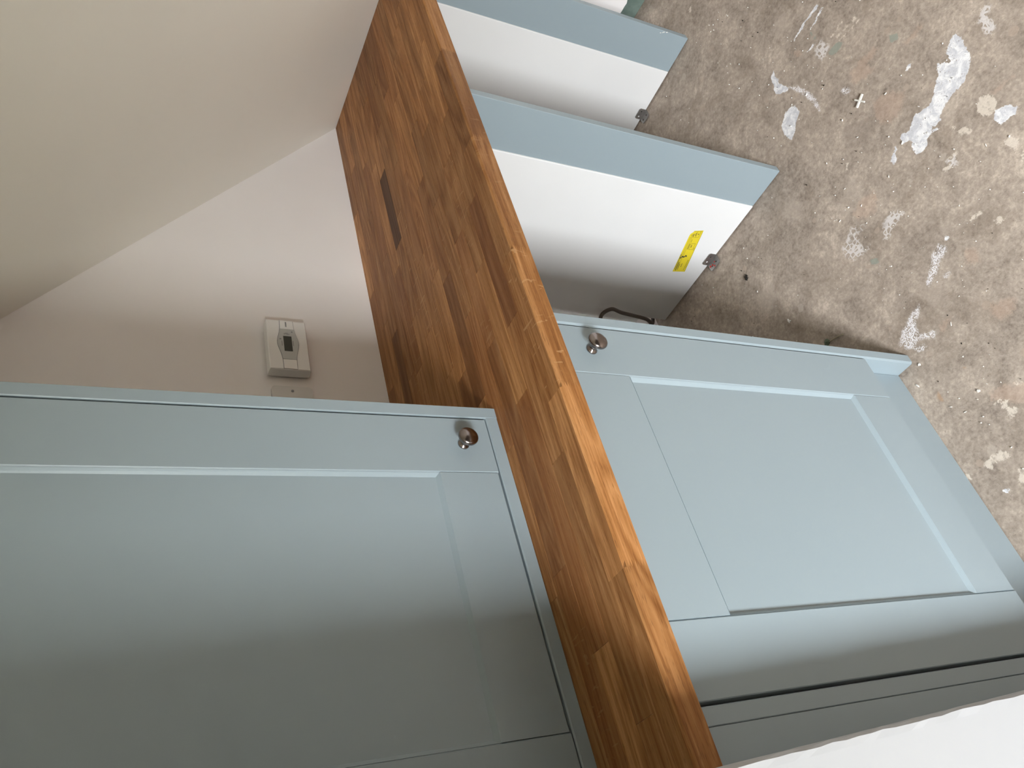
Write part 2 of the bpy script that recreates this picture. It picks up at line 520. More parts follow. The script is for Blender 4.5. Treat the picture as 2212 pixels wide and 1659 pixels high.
def make_floor():
    xs = axis_lines(-1.7, 2.75, 0.30, 2.42, 0.0045, 0.25)
    ys = axis_lines(-3.75, 0.10, -1.32, 0.02, 0.0045, 0.25)
    X, Y = np.meshgrid(xs, ys, indexing='ij')
    rng = np.random.default_rng(3)
    Zz = np.zeros_like(X)
    for k in range(14):
        ang = rng.uniform(0, 6.28)
        w = rng.uniform(2, 14)
        Zz += 0.0006 / (1 + w * 0.2) * np.sin(w * (np.cos(ang) * X + np.sin(ang) * Y) + rng.uniform(0, 6.28))
    Zz -= Zz.max()
    nx, ny = X.shape
    co = np.stack([X, Y, Zz], -1).reshape(-1, 3)
    idx = np.arange(nx * ny).reshape(nx, ny)
    quads = np.stack([idx[:-1, :-1], idx[1:, :-1], idx[1:, 1:], idx[:-1, 1:]], -1).reshape(-1, 4)
    me = bpy.data.meshes.new('floor')
    me.vertices.add(len(co))
    me.vertices.foreach_set('co', co.astype(np.float32).ravel())
    me.loops.add(quads.size)
    me.loops.foreach_set('vertex_index', quads.ravel().astype(np.int32))
    me.polygons.add(len(quads))
    me.polygons.foreach_set('loop_start', np.arange(0, quads.size, 4, dtype=np.int32))
    me.polygons.foreach_set('loop_total', np.full(len(quads), 4, dtype=np.int32))
    me.update(calc_edges=True)
    px, py = co[:, 0], co[:, 1]
    for name, polys in STAINS.items():
        sd = np.full(len(co), -0.04)
        for poly in polys:
            q = np.array(poly, float) / 1000
            lo, hi = q.min(0) - 0.04, q.max(0) + 0.04
            sel = np.where((px > lo[0]) & (px < hi[0]) & (py > lo[1]) & (py < hi[1]))[0]
            if not len(sel):
                continue
            ax, ay = px[sel], py[sel]
            d = np.full(len(sel), 9.0)
            ins = np.zeros(len(sel), bool)
            for (x1, y1), (x2, y2) in zip(q, np.roll(q, -1, 0)):
                ex, ey = x2 - x1, y2 - y1
                t = np.clip(((ax - x1) * ex + (ay - y1) * ey) / (ex * ex + ey * ey + 1e-12), 0, 1)
                d = np.minimum(d, np.hypot(ax - x1 - t * ex, ay - y1 - t * ey))
                if y1 != y2:
                    c = ((y1 > ay) != (y2 > ay)) & (ax < (x2 - x1) * (ay - y1) / (y2 - y1) + x1)
                    ins ^= c
            sd[sel] = np.maximum(sd[sel], np.where(ins, d, -d))
        a = me.attributes.new(name, 'FLOAT', 'POINT')
        a.data.foreach_set('value', sd.astype(np.float32))
    me.materials.append(M['floor'])
    for p in me.polygons:
        p.use_smooth = True
    ob = bpy.data.objects.new('floor', me)
    COL.objects.link(ob)
    tag(ob, 'bare grey-brown concrete floor stained with white paint splashes', 'floor', kind='structure')


make_floor()


def structure(o, label, cat):
    return tag(o, label, cat, kind='structure')


# back wall behind worktop, cabinets and thermostat
structure(box('wall_back', -0.1, 2.9, 0.0, 0.10, 0.0, 2.6, M['wall']), 'off-white painted back wall behind the oak worktop', 'wall')


def make_return_wall():
    """white plastered wall end that the run of units dies into; its arris is a little out of plumb and rough"""
    rng = random.Random(5)
    zs = [i * 0.02 for i in range(121)]
    V, F = [], []
    for z in zs:
        xe = 0.0434 - 0.0336 * z
        j = rng.uniform(-0.0009, 0.0009)
        k = rng.uniform(-0.0012, 0.0012)
        V += [(xe, -0.05, z), (xe + 0.0004, -0.692 + k, z), (xe - 0.001 + j, -0.6955, z), (xe - 0.0045 + j, -0.6985 + k * 0.4, z), (xe - 0.012, -0.6985, z), (WX - 0.05, -0.6985, z), (WX - 0.05, -0.05, z)]
    for i in range(len(zs) - 1):
        for k in range(7):
            a, b = i * 7 + k, i * 7 + (k + 1) % 7
            F.append((a, b, b + 7, a + 7))
    F.append(tuple(range(7)))
    n = (len(zs) - 1) * 7
    F.append(tuple(n + k for k in range(7)))
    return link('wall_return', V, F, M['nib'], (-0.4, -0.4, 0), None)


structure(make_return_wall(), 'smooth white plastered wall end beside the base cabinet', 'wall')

# sloping ceiling: comes down on to the worktop at the far end
P0 = Vector((2.0193, 0.0, WTOP))
P1 = Vector((1.9728, -0.4316, WTOP))
P2 = Vector((1.1348, 0.0, 1.6707))
eU = (P1 - P0).normalized()                       # level line of the slope
nS = (P1 - P0).cross(P2 - P0).normalized()
if nS.z < 0:
    nS = -nS
dS = nS.cross(eU).normalized()                    # down-slope direction
if dS.z > 0:
    dS = -dS


def slope_x(y, z):
    return P0.x - (nS.y * y + nS.z * (z - P0.z)) / nS.x


def make_slope():
    V = []
    for z in (2.42, 0.56):
        for y in (0.0, -3.72):
            V.append(Vector((slope_x(y, z), y, z)))
    V += [v + nS * 0.06 for v in V]
    F = [(0, 1, 3, 2), (4, 6, 7, 5), (0, 4, 5, 1), (2, 3, 7, 6), (0, 2, 6, 4), (1, 5, 7, 3)]
    return link('ceiling', V, F, M['slope'], (1.4, -1.8, 1.5))


structure(make_slope(), 'sloping cream painted ceiling coming down on to the worktop', 'ceiling')
structure(box('ceiling', WX - 0.12, slope_x(-1.5, 2.40) + 0.3, -3.72, 0.0, 2.40, 2.46, M['slope']), 'flat cream painted ceiling above the room', 'ceiling')

# low far wall under the slope, with an old green skirting
SK = 0.1077


def skew_box(name, x0, x1, y0, y1, z0, z1, mat, parent=None):
    V = []
    for z in (z0, z1):
        V += [(x0 + SK * y0, y0, z), (x1 + SK * y0, y0, z), (x1 + SK * y1, y1, z), (x0 + SK * y1, y1, z)]
    F = [(0, 1, 2, 3), (4, 7, 6, 5), (0, 4, 5, 1), (1, 5, 6, 2), (2, 6, 7, 3), (3, 7, 4, 0)]
    return link(name, V, F, mat, ((x0 + x1) / 2 + SK * (y0 + y1) / 2, (y0 + y1) / 2, z0), parent)


def make_far_wall():
    rng = random.Random(11)
    V, F = [], []
    ys = [0.0 - i * 0.012 for i in range(80)] + [-3.72]
    for y in ys:
        j = rng.uniform(-0.003, 0.003)
        V += [(2.325 + SK * y, y, 0.060 + j), (2.325 + SK * y, y, 0.78), (2.385 + SK * y, y, 0.78), (2.385 + SK * y, y, 0.060 + j)]
    for i in range(len(ys) - 1):
        for k in range(4):
            a, b = i * 4 + k, i * 4 + (k + 1) % 4
            F.append((a, b, b + 4, a + 4))
    F += [(0, 1, 2, 3), tuple((len(ys) - 1) * 4 + k for k in range(4))]
    return link('wall_right', V, F, M['wall'], (2.3, -1.8, 0.06))


structure(make_far_wall(), 'low white plastered wall under the slope, ragged at its foot', 'wall')
structure(skew_box('baseboard_right', 2.332, 2.385, -3.72, 0.0, 0.0, 0.066, M['green_board']), 'dark green strip along the foot of the low wall', 'skirting')

# the rest of the room, behind the viewer
structure(box('wall_front', WX - 0.12, 2.6, -3.82, -3.72, 0.0, 2.46, M['dark_wall']), 'unseen wall opposite the units, coloured dark brown to cut bounced light', 'wall')


def make_window_wall():
    bm = bmesh.new()
    add_box(bm, WX - 0.12, WX, -3.72, WY0, 0, 2.46)
    add_box(bm, WX - 0.12, WX, WY1, -0.05, 0, 2.46)
    add_box(bm, WX - 0.12, WX, WY0, WY1, 0, WZ0)
    add_box(bm, WX - 0.12, WX, WY0, WY1, WZ1, 2.46)
    return from_bm('wall_left', bm, M['bare'], None)


structure(make_window_wall(), 'bare plaster wall with the daylight window', 'wall')
wf = bmesh.new()
for (a, b, c, d) in ((WY0, WY0 + 0.05, WZ0, WZ1), (WY1 - 0.05, WY1, WZ0, WZ1), (WY0 + 0.05, WY1 - 0.05, WZ0, WZ0 + 0.05), (WY0 + 0.05, WY1 - 0.05, WZ1 - 0.05, WZ1)):
    add_box(wf, WX - 0.015, WX + 0.02, a, b, c, d)
structure(from_bm('window_1', wf, M['plastic'], None), 'white window frame behind the viewer', 'window')


structure(box('ground', -14.0, WX - 0.12, -14.0, 12.0, -0.40, -0.30, M['ground']), 'dull ground outside the window', 'ground')

structure(box('skyline_blocker', -5.2, -4.7, -14.0, 12.0, -0.30, 1.72, M['ground']), 'unseen dark block outside the window, added to cut low sky light', 'wall')  # unseen block added outside: hides the low sky so daylight enters steeper

# ------------------------------------------------------------------ shaker door
def shaker_door(root, x0, x1, z0, z1, fx0, fx1, fz0, fz1, yf, knob_xz):
    """x0..z1 door outline, fx0..fz1 recessed field, yf front plane"""
    yb = yf + 0.020
    # recessed centre panel with the mitred bevel round it
    e = 0.0055
    yo, yi = yf + 0.0012, yf + 0.0068
    yt = yf + 0.0078                                           # under the top rail: a plain step with a shadow line
    V = [(fx0, yo, fz0), (fx1, yo, fz0), (fx1, yo, fz1), (fx0, yo, fz1),
         (fx0 + e, yi, fz0 + e), (fx1 - e, yi, fz0 + e), (fx1 - e, yt, fz1 - 0.0004), (fx0 + e, yt, fz1 - 0.0004),
         (fx0, yb, fz0), (fx1, yb, fz0), (fx1, yb, fz1), (fx0, yb, fz1)]
    F = [(0, 1, 5, 4), (1, 2, 6, 5), (2, 3, 7, 6), (3, 0, 4, 7), (4, 5, 6, 7), (8, 11, 10, 9),
         (0, 8, 9, 1), (1, 9, 10, 2), (2, 10, 11, 3), (3, 11, 8, 0)]
    d = link('door', V, F, M['blue'], ((x0 + x1) / 2, yf, z0), root)
    c, o = 0.0022, 0.0012
    # stiles run full height, with a small chamfer on both front edges
    prism('stile', [(fx1, yf + c), (fx1 + c, yf), (x1 - o, yf), (x1, yf + o), (x1, yb), (fx1, yb)], 'z', z0, z1, M['blue'], d)
    prism('stile', [(fx0, yf + c), (fx0 - c, yf), (x0 + o, yf), (x0, yf + o), (x0, yb), (fx0, yb)], 'z', z0, z1, M['blue'], d)
    g = 0.0003
    prism('rail', [(yf, z0 + 0.0022), (yf + 0.0022, z0), (yb, z0), (yb, fz0), (yf + 0.001, fz0), (yf, fz0 - 0.001)], 'x', fx0 + g, fx1 - g, M['blue'], d)
    prism('rail', [(yf, z1 - o), (yf + o, z1), (yb, z1), (yb, fz1), (yf + 0.0022, fz1), (yf, fz1 + 0.0022)], 'x', fx0 + g, fx1 - g, M['blue'], d)
    kx, kz = knob_xz
    prof = [(0.0, 0.0), (0.0092, 0.0), (0.0095, 0.0012), (0.0088, 0.0028), (0.0060, 0.0045), (0.0050, 0.0080), (0.0052, 0.0115), (0.0080, 0.0150),
            (0.0130, 0.0172), (0.0160, 0.0195), (0.0166, 0.0218), (0.0160, 0.0240), (0.0140, 0.0262), (0.0100, 0.0282), (0.0050, 0.0293), (0.0, 0.0296)]
    bm = bmesh.new()
    N = 40
    rings = []
    for r, h in prof:
        if r == 0:
            rings.append([bm.verts.new((kx, yf - h, kz))])
        else:
            rings.append([bm.verts.new((kx + r * math.cos(2 * math.pi * i / N), yf - h, kz + r * math.sin(2 * math.pi * i / N))) for i in range(N)])
    for A, B in zip(rings, rings[1:]):
        for i in range(N):
            j = (i + 1) % N
            if len(A) == 1:
                bm.faces.new((A[0], B[i], B[j]))
            elif len(B) == 1:
                bm.faces.new((A[i], B[0], A[j]))
            else:
                bm.faces.new((A[i], B[i], B[j], A[j]))
    k = from_bm('knob', bm, M['bronze'], d, smooth=True, org=(kx, yf, kz))
    tag(k, 'round aged metal knob')
    return d


# ------------------------------------------------------------------ base cabinet
base = empty('base_cabinet', (0.37, -0.30, 0.0), 'pale blue shaker base cabinet standing on the concrete floor under the worktop', 'cabinet')


def carcass(root, x0, x1, y0, y1, z0, z1, t, mat):
    bm = bmesh.new()
    add_box(bm, x0, x0 + t, y0, y1, z0, z1)
    add_box(bm, x1 - t, x1, y0, y1, z0, z1)
    add_box(bm, x0 + t, x1 - t, y0, y1, z0, z0 + t)
    add_box(bm, x0 + t, x1 - t, y0, y1, z1 - t, z1)
    add_box(bm, x0 + t, x1 - t, y1 - 0.008, y1, z0 + t, z1 - t)
    return from_bm('carcass', bm, mat, root)


carcass(base, 0.080, 0.6965, FR + 0.024, -0.03, 0.150, 0.872, 0.018, M['white_board'])
ZU = 0.8725
prism('end_panel', [(0.6975, FR + 0.0034), (0.7009, FR), (0.7184, FR), (0.7196, FR + 0.0012), (0.7196, -0.02), (0.6975, -0.02)], 'z', 0.0, ZU, M['blue'], base)
prism('frame_stile', [(0.0712, FR + 0.001), (0.0722, FR), (0.0925, FR), (0.0940, FR + 0.0015), (0.0940, FR + 0.022), (0.0712, FR + 0.022)], 'z', 0.148, ZU, M['blue'], base)
prism('filler_panel', [(0.0450, 0.0), (0.0704, 0.0), (0.0704, ZU), (0.0158, ZU)], 'y', FR + 0.0005, FR + 0.02, M['blue'], base)
box('plinth', 0.046, 0.6970, -0.5468, -0.5288, 0.0, 0.149, M['blue'], base, 0.0006)
base_door = shaker_door(base, 0.0990, 0.6940, 0.1485, 0.868, 0.1992, 0.5957, 0.2482, 0.7561, FR, (0.6445, 0.8115))


# rubbed crescent near the foot of the base door
def arc_mark(cx, cz, r, a0, a1, w, yf, root):
    V, F = [], []
    n = 18
    for i in range(n + 1):
        a = a0 + (a1 - a0) * i / n
        ww = w * math.sin(math.pi * i / n) + 0.0002
        for s in (-1, 1):
            V.append((cx + (r + s * ww) * math.cos(a), yf - 0.00015, cz + (r + s * ww) * math.sin(a)))
    for i in range(n):
        F.append((2 * i, 2 * i + 1, 2 * i + 3, 2 * i + 2))
    return link('scuff_mark', V, F, M['scuff'], (cx, yf, cz), root)


arc_mark(0.6740, 0.2830, 0.019, math.radians(150), math.radians(275), 0.0022, FR, base_door)

# ------------------------------------------------------------------ wall cabinet standing on the worktop
WF = -0.4197
wall_cab = empty('wall_cabinet', (0.335, -0.21, WTOP), 'tall pale blue shaker cabinet standing on the oak worktop', 'cabinet')
carcass(wall_cab, 0.024, 0.6290, WF + 0.024, -0.002, WTOP + 0.001, 2.045, 0.018, M['white_board'])
prism('end_panel', [(0.6287, WF + 0.0012), (0.6299, WF), (0.6490, WF), (0.6500, WF + 0.001), (0.6500, -0.001), (0.6287, -0.001)], 'z', WTOP + 0.0004, 2.05, M['blue'], wall_cab)
prism('bottom_rail', [(WF, WTOP + 0.001), (WF, 0.9292), (WF + 0.0018, 0.9312), (WF + 0.022, 0.9312), (WF + 0.022, WTOP + 0.001)], 'x', 0.024, 0.6284, M['blue'], wall_cab)
prism('top_rail', [(WF, 2.05), (WF, 2.0285), (WF + 0.0012, 2.0273), (WF + 0.022, 2.0273), (WF + 0.022, 2.05)], 'x', 0.024, 0.6284, M['blue'], wall_cab)
box('frame_stile', 0.0236, 0.0300, WF, WF + 0.022, 0.932, 2.0268, M['blue'], wall_cab, 0.0006)
shaker_door(wall_cab, 0.0322, 0.6254, 0.9342, 2.0250, 0.1302, 0.5225, 1.0338, 1.9250, WF, (0.5745, 0.9830))

# ------------------------------------------------------------------ oak worktop, stave by stave
top = empty('worktop', (1.0, -0.30, 0.8732), 'long oiled oak stave worktop running to the sloping ceiling', 'worktop')
WZ = 0.8732
NR = 15
YF = -0.6079
RW = -YF / NR
JOINTS = {0: [.2635, .548, .837, 1.143, 1.440, 1.76], 1: [.10, .4655, .7325, 1.030, 1.29, 1.557, 1.83], 2: [.203, .607, .90, 1.199, 1.47, 1.80],
          3: [.33, .751, 1.02, 1.36, 1.76], 4: [.303, .56, .86, 1.17, 1.43, 1.70], 5: [.40, .69, .994, 1.281, 1.60], 6: [.25, .78, 1.041, 1.38, 1.68],
          7: [.50, .82, 1.13, 1.45, 1.78], 8: [.35, .66, .961, 1.33, 1.648], 9: [.30, .76, 1.046, 1.265, 1.515, 1.82], 10: [.45, .70, .929, 1.22, 1.59],
          11: [.28, .60, .946, 1.31, 1.66], 12: [.38, .84, 1.10, 1.50, 1.85], 13: [.52, .80, 1.163, 1.42, 1.74], 14: [.22, .66, 1.00, 1.30, 1.60]}
# tone (brightness), redness, figure (ray flecks) of staves that stand out
SPECIAL = {(9, 1.265): (0.36, 0.55, 0.0), (0, .2635): (1.30, 0.05, 0.0), (0, 0): (1.02, 0.05, 0.0), (0, .548): (1.12, 0.05, 1.0), (1, .7325): (0.80, 0.75, 0.0),
           (0, .837): (0.95, 0.1, 0.4), (1, .4655): (1.06, 0.15, 0.0), (1, .10): (0.92, 0.15, 0.0), (2, .607): (1.15, 0.0, 0.0), (0, 1.143): (0.74, 0.25, 0.5), (0, 1.440): (1.06, 0.0, 0.1),
           (1, 1.557): (1.16, 0.0, 0.2), (1, 1.29): (1.18, 0.0, 0.0), (2, .90): (0.95, 0.1, 1.0), (6, .25): (0.86, 0.5, 0.0), (5, .69): (0.72, 0.65, 0.0), (6, .78): (1.12, 0.0, 0.2),
           (8, .961): (1.0, 0.1, 0.9), (13, .80): (1.05, 0.1, 0.0), (12, .84): (0.62, 0.6, 0.0), (11, .946): (0.9, 0.3, 0.0), (9, 1.046): (0.95, 0.1, 0.3), (3, .33): (0.85, 0.55, 0.0)}


def stave(row, xa, xb, cut_end):
    y0, y1 = YF + row * RW, YF + (row + 1) * RW
    y0 += 0.00006
    y1 -= 0.00006
    if row == 14:
        y1 = -0.0006
    xa0 = xa1 = xa + 0.00006
    if cut_end:
        xb0, xb1 = slope_x(y0, WTOP) - 0.001, slope_x(y1, WTOP) - 0.001
    else:
        xb0 = xb1 = xb - 0.00006
    ch = 0.00035
    bm = bmesh.new()
    if row == 0:
        # front stave: finger-jointed ends show on its face, rounded front arrises
        nt, tl = 9, 0.010
        def comb(x, s):
            pts = []
            for i in range(nt * 2 + 1):
                zz = WZ + 0.0004 + (WTOP - WZ - 0.0008) * i / (nt * 2)
                pts.append((x + (s if i % 2 else 0.0), zz))
            return pts
        L = comb(xa0 - (0.0 if xa < 0.06 else 0.0), tl if xa > 0.06 else 0.0)
        R = comb(xb0, (tl - 0.0003) if not cut_end else 0.0)
        r = 0.0034
        prof = [(y1, 0), (y0 + r, 0), (y0 + 0.0005, 0.0005), (y0, r)]
        ring = []
        # extrude the XZ outline from back to front, pulling the arrises in at the front
        zt, zb = WTOP, WZ
        def layer(y, inset):
            out = []
            for (x, zz) in L:
                out.append((x, zz))
            for (x, zz) in reversed(R):
                out.append((x, zz))
            res = []
            for (x, zz) in out:
                if zz > zt - 0.0006: zz = zt
                if zz < zb + 0.0006: zz = zb
                zz = max(min(zz, zt - inset), zb + inset * 0.35)
                res.append(bm.verts.new((x, y, zz)))
            return res
        layers = [layer(y1, 0.0), layer(y0 + r, 0.0), layer(y0, r)]
        n = len(layers[0])
        for A, B in zip(layers, layers[1:]):
            for i in range(n):
                bm.faces.new((A[i], A[(i + 1) % n], B[(i + 1) % n], B[i]))
        h = n // 2
        for lay in (layers[0], layers[-1]):
            for i in range(h - 1):
                bm.faces.new((lay[i], lay[i + 1], lay[n - 2 - i], lay[n - 1 - i]))
    else:
        def ring(z, i):
            return [bm.verts.new(c) for c in ((xa0 + i, y0 + i, z), (xb0 - i, y0 + i, z), (xb1 - i, y1 - i, z), (xa1 + i, y1 - i, z))]
        A, B, C = ring(WZ, 0), ring(WTOP - ch, 0), ring(WTOP, ch)
        for P, Q in ((A, B), (B, C)):
            for i in range(4):
                bm.faces.new((P[i], P[(i + 1) % 4], Q[(i + 1) % 4], Q[i]))
        bm.faces.new(A)
        bm.faces.new(C)
    o = from_bm('stave', bm, M['oak'], top)
    return o


rt = random.Random(21)
for row in range(NR):
    js = JOINTS[row]
    edges = [0.0525 if row < 3 else 0.0232] + [j for j in js if j > 0.06]
    edges[0] = 0.0145
    for i, xa in enumerate(edges):
        last = i == len(edges) - 1
        xb = None if last else edges[i + 1]
        s = stave(row, xa, xb if xb else 2.0, last)
        key = (row, 0 if i == 0 else xa)
        tone, red, fig = SPECIAL.get(key, (rt.uniform(0.80, 1.22), rt.choice([0, 0.05, 0.1, 0.3, 0.5]), rt.choice([0, 0, 0, 0, 0.5])))
        s['tone'] = float(tone)
        s['redness'] = float(red)
        s['figure'] = float(fig)

# ------------------------------------------------------------------ panels that stand between the appliance bays


def bracket(root, xf, ya, yb, red):
    t = 0.0022
    bm = bmesh.new()
    c = 0.004
    # upright leaf on the board
    def leaf(poly, ext):
        A = [bm.verts.new(p) for p in poly]
        B = [bm.verts.new(tuple(Vector(p) + Vector(ext))) for p in poly]
        n = len(A)
        for i in range(n):
            bm.faces.new((A[i], A[(i + 1) % n], B[(i + 1) % n], B[i]))
        bm.faces.new(A)
        bm.faces.new(B[::-1])
    zb, zt, xo = 0.0006, 0.0255, xf - 0.0275
    leaf([(xf - 0.0003, ya, zb), (xf - 0.0003, yb, zb), (xf - 0.0003, yb, zt - c), (xf - 0.0003, yb - c, zt), (xf - 0.0003, ya + c, zt), (xf - 0.0003, ya, zt - c)], (-t, 0, 0))
    leaf([(xf - 0.0003 - t, ya, zb), (xf - 0.0003 - t, yb, zb), (xo + c, yb, zb), (xo, yb - c, zb), (xo, ya + c, zb), (xo + c, ya, zb)], (0, 0, t))
    b = from_bm('floor_bracket', bm, M['steel'], root)
    tag(b, 'small zinc angle bracket')
    ym = (ya + yb) / 2

    def disc(name, c3, ax, r, mat):
        V = [Vector(c3)]
        n = 14
        for i in range(n):
            a = 2 * math.pi * i / n
            d = Vector((0, math.cos(a), math.sin(a))) if ax == 'x' else Vector((math.cos(a), math.sin(a), 0))
            V.append(Vector(c3) + d * r)
        return link(name, V, [(0, 1 + i, 1 + (i + 1) % n) for i in range(n)], mat, c3, b)
    for dy in (-0.009, 0.009):
        disc('screw_hole', (xf - 0.0003 - t - 0.0002, ym + dy, 0.0150), 'x', 0.0026, M['white_board'] if dy > 0 else M['ink'])
        disc('screw_hole', (xf - 0.017, ym + dy, zb + t + 0.0002), 'z', 0.0026, M['ink'])
    if red:
        for (dx, dy, r) in ((0.010, 0.0150, 0.0034), (0.0125, 0.0060, 0.0028), (0.020, 0.0010, 0.0026), (0.010, -0.004, 0.0022)):
            disc('paint_spot', (xf - dx - 0.003, ym + dy, zb + t + 0.0003), 'z', r, M['red'])
    return b


def bay_panel(x0, x1, yj, label, ya, yb, red):
    root = empty('appliance_panel', (x1, -0.31, 0.0), label, 'panel', 'panels between the appliance bays')
    prism('front_board', [(x0, FR + 0.001), (x0 + 0.001, FR), (x1 - 0.001, FR), (x1, FR + 0.001), (x1, yj), (x0, yj)], 'z', 0.0008, ZU, M['blue'], root)
    r = 0.0024
    xw = x0 - 0.0032
    bm = bmesh.new()
    sec = [(xw + r, yj + 0.0003), (xw + r * 0.3, yj + r * 0.3), (xw, yj + r), (xw, -0.036), (x1, -0.036), (x1, yj + 0.0003)]
    lo = [bm.verts.new((x, y, 0.0026)) for x, y in sec]
    hi = [bm.verts.new((x, y, ZU)) for x, y in sec]
    for i in range(6):
        if i != 3:
            bm.faces.new((lo[i], lo[(i + 1) % 6], hi[(i + 1) % 6], hi[i]))
    bm.faces.new(lo)
    bm.faces.new(hi[::-1])
    jag = [(-0.036, 0.0940), (-0.028, 0.0925), (-0.019, 0.0955), (-0.010, 0.0930), (-0.002, 0.0945)]
    for x in (xw, x1):                                          # the strip above the notch runs back to the wall
        vs = [bm.verts.new((x, y, z)) for y, z in jag] + [bm.verts.new((x, -0.002, ZU)), bm.verts.new((x, -0.036, ZU))]
        bm.faces.new(vs)
    for (y0_, z0_), (y1_, z1_) in zip(jag, jag[1:]):
        bm.faces.new([bm.verts.new(c) for c in ((xw, y0_, z0_), (x1, y0_, z0_), (x1, y1_, z1_), (xw, y1_, z1_))])
    bm.faces.new([bm.verts.new(c) for c in ((xw, -0.036, 0.0026), (x1, -0.036, 0.0026), (x1, -0.036, 0.0940), (xw, -0.036, 0.0940))])
    bmesh.ops.remove_doubles(bm, verts=bm.verts, dist=1e-5)
    from_bm('side_board', bm, M['white_board'], root)
    bracket(root, xw, ya, yb, red)
    return root


panel_b = bay_panel(1.3315, 1.3513, -0.4745, 'panel under the worktop with a blue front board and yellow sticker', -0.304, -0.263, True)
panel_c = bay_panel(1.9604, 1.9821, -0.4768, 'panel under the worktop end, blue front board chipped, no sticker', -0.342, -0.306, False)


def flat_strip(name, pts, x, mat, parent, org=None):
    """thin polygon lying on a board whose face is at x"""
    V = [(x, y, z) for y, z in pts]
    return link(name, V, [tuple(range(len(V)))], mat, org or V[0], parent)


# yellow delivery label on the first panel: printed rules and illegible small print
XL = 1.3283 - 0.0004
A_, B_, C_, D_ = Vector((-0.2205, 0.0987)), Vector((-0.2265, 0.0597)), Vector((-0.3725, 0.0956)), Vector((-0.3639, 0.1304))


def lab(u, v):
    p = (A_ * (1 - u) + D_ * u) * (1 - v) + (B_ * (1 - u) + C_ * u) * v
    return (p.x, p.y)


stk = flat_strip('sticker', [lab(0, 0), lab(0, 1), lab(1, 1), lab(1, 0.24), lab(0.97, 0.20), lab(0.93, 0.02), lab(0.88, 0.0)], XL, M['yellow'], panel_b)
tag(stk, 'yellow printed sticker')


def ink(u0, u1, v0, v1, mat='ink'):
    flat_strip('print', [lab(u0, v0), lab(u0, v1), lab(u1, v1), lab(u1, v0)], XL - 0.0003, M[mat], stk)


th = 0.007
ink(0.02, 0.97, 0.955, 0.975, 'olive_ink')
ink(0.84, 0.846, 0.12, 0.82, 'olive_ink')
ink(0.98, 0.986, 0.26, 0.95, 'olive_ink')
ink(0.846, 0.98, 0.55, 0.575, 'olive_ink')
ink(0.846, 0.98, 0.80, 0.825, 'olive_ink')
ink(0.88, 0.95, 0.47, 0.52)
ink(0.905, 0.93, 0.66, 0.72)
ink(0.86, 0.93, 0.30, 0.36)
ink(0.87, 0.92, 0.18, 0.23, 'olive_ink')
ink(0.10, 0.84, 0.13, 0.15, 'olive_ink')
ink(0.10, 0.84, 0.25, 0.27, 'olive_ink')
ink(0.06, 0.44, 0.04, 0.09, 'olive_ink')
ink(0.56, 0.70, 0.33, 0.40, 'olive_ink')
ink(0.72, 0.80, 0.36, 0.40, 'olive_ink')
ink(0.55, 0.70, 0.47, 0.485)
ink(0.55, 0.70, 0.80, 0.815)
ink(0.55, 0.556, 0.485, 0.80)
ink(0.694, 0.70, 0.485, 0.80)
ink(0.60, 0.66, 0.55, 0.60)
ink(0.53, 0.60, 0.87, 0.90, 'olive_ink')
ink(0.12, 0.21, 0.46, 0.50)
ink(0.04, 0.30, 0.80, 0.83, 'olive_ink')
ink(0.10, 0.30, 0.88, 0.90, 'olive_ink')
ink(0.03, 0.24, 0.14, 0.22, 'olive_ink')
ink(0.05, 0.20, 0.28, 0.33, 'olive_ink')
rs = random.Random(4)
for i in range(11):                                           # scuffed black smear where the label was dragged
    u = 0.335 + rs.uniform(-0.012, 0.02) + 0.004 * i
    v = 0.02 + 0.047 * i
    flat_strip('smear', [lab(u, v), lab(u + 0.02 + rs.uniform(0, 0.02), v + 0.03), lab(u + 0.03, v + 0.10), lab(u + 0.006, v + 0.08)], XL - 0.00035 - 0.00001 * i, M['ink'], stk)

# little white paint flecks and a hair line on the front board of the far panel
for i, (y, z) in enumerate(((-0.5795, 0.0975), (-0.5815, 0.0925), (-0.5830, 0.0900), (-0.5840, 0.0870), (-0.5850, 0.0850), (-0.5862, 0.0790), (-0.5868, 0.0765), (-0.5848, 0.0880))):
    w, h = rs.uniform(0.0008, 0.0018), rs.uniform(0.0007, 0.002)
    flat_strip('paint_fleck', [(y - w, z - h), (y + w, z - h * 0.6), (y + w * 0.7, z + h), (y - w * 0.5, z + h * 0.8)], 1.9604 - 0.0004, M['chip'], panel_c)

# ------------------------------------------------------------------ brown cable looping out behind the base cabinet


def tube(name, pts, r, mat, parent=None, seg=10, steps=10):
    P = [Vector(p) for p in pts]
    pth = []
    for i in range(len(P) - 1):
        p0, p1, p2, p3 = P[max(i - 1, 0)], P[i], P[i + 1], P[min(i + 2, len(P) - 1)]
        for k in range(steps):
            t = k / steps
            pth.append(0.5 * ((2 * p1) + (p2 - p0) * t + (2 * p0 - 5 * p1 + 4 * p2 - p3) * t * t + (3 * p1 - p0 - 3 * p2 + p3) * t ** 3))
    pth.append(P[-1])
    V, F = [], []
    n = Vector((0.3, 0.9, 0.1)).normalized()
    for i, p in enumerate(pth):
        t = (pth[min(i + 1, len(pth) - 1)] - pth[max(i - 1, 0)]).normalized()
        n = (n - t * n.dot(t)).normalized()
        b = t.cross(n)
        for k in range(seg):
            a = 2 * math.pi * k / seg
            V.append(p + (n * math.cos(a) + b * math.sin(a)) * r)
    for i in range(len(pth) - 1):
        for k in range(seg):
            a, b = i * seg + k, i * seg + (k + 1) % seg
            F.append((a, b, b + seg, a + seg))
    F += [tuple(range(seg)), tuple((len(pth) - 1) * seg + k for k in range(seg))]
    return link(name, V, F, mat, P[-1], parent, smooth=True)


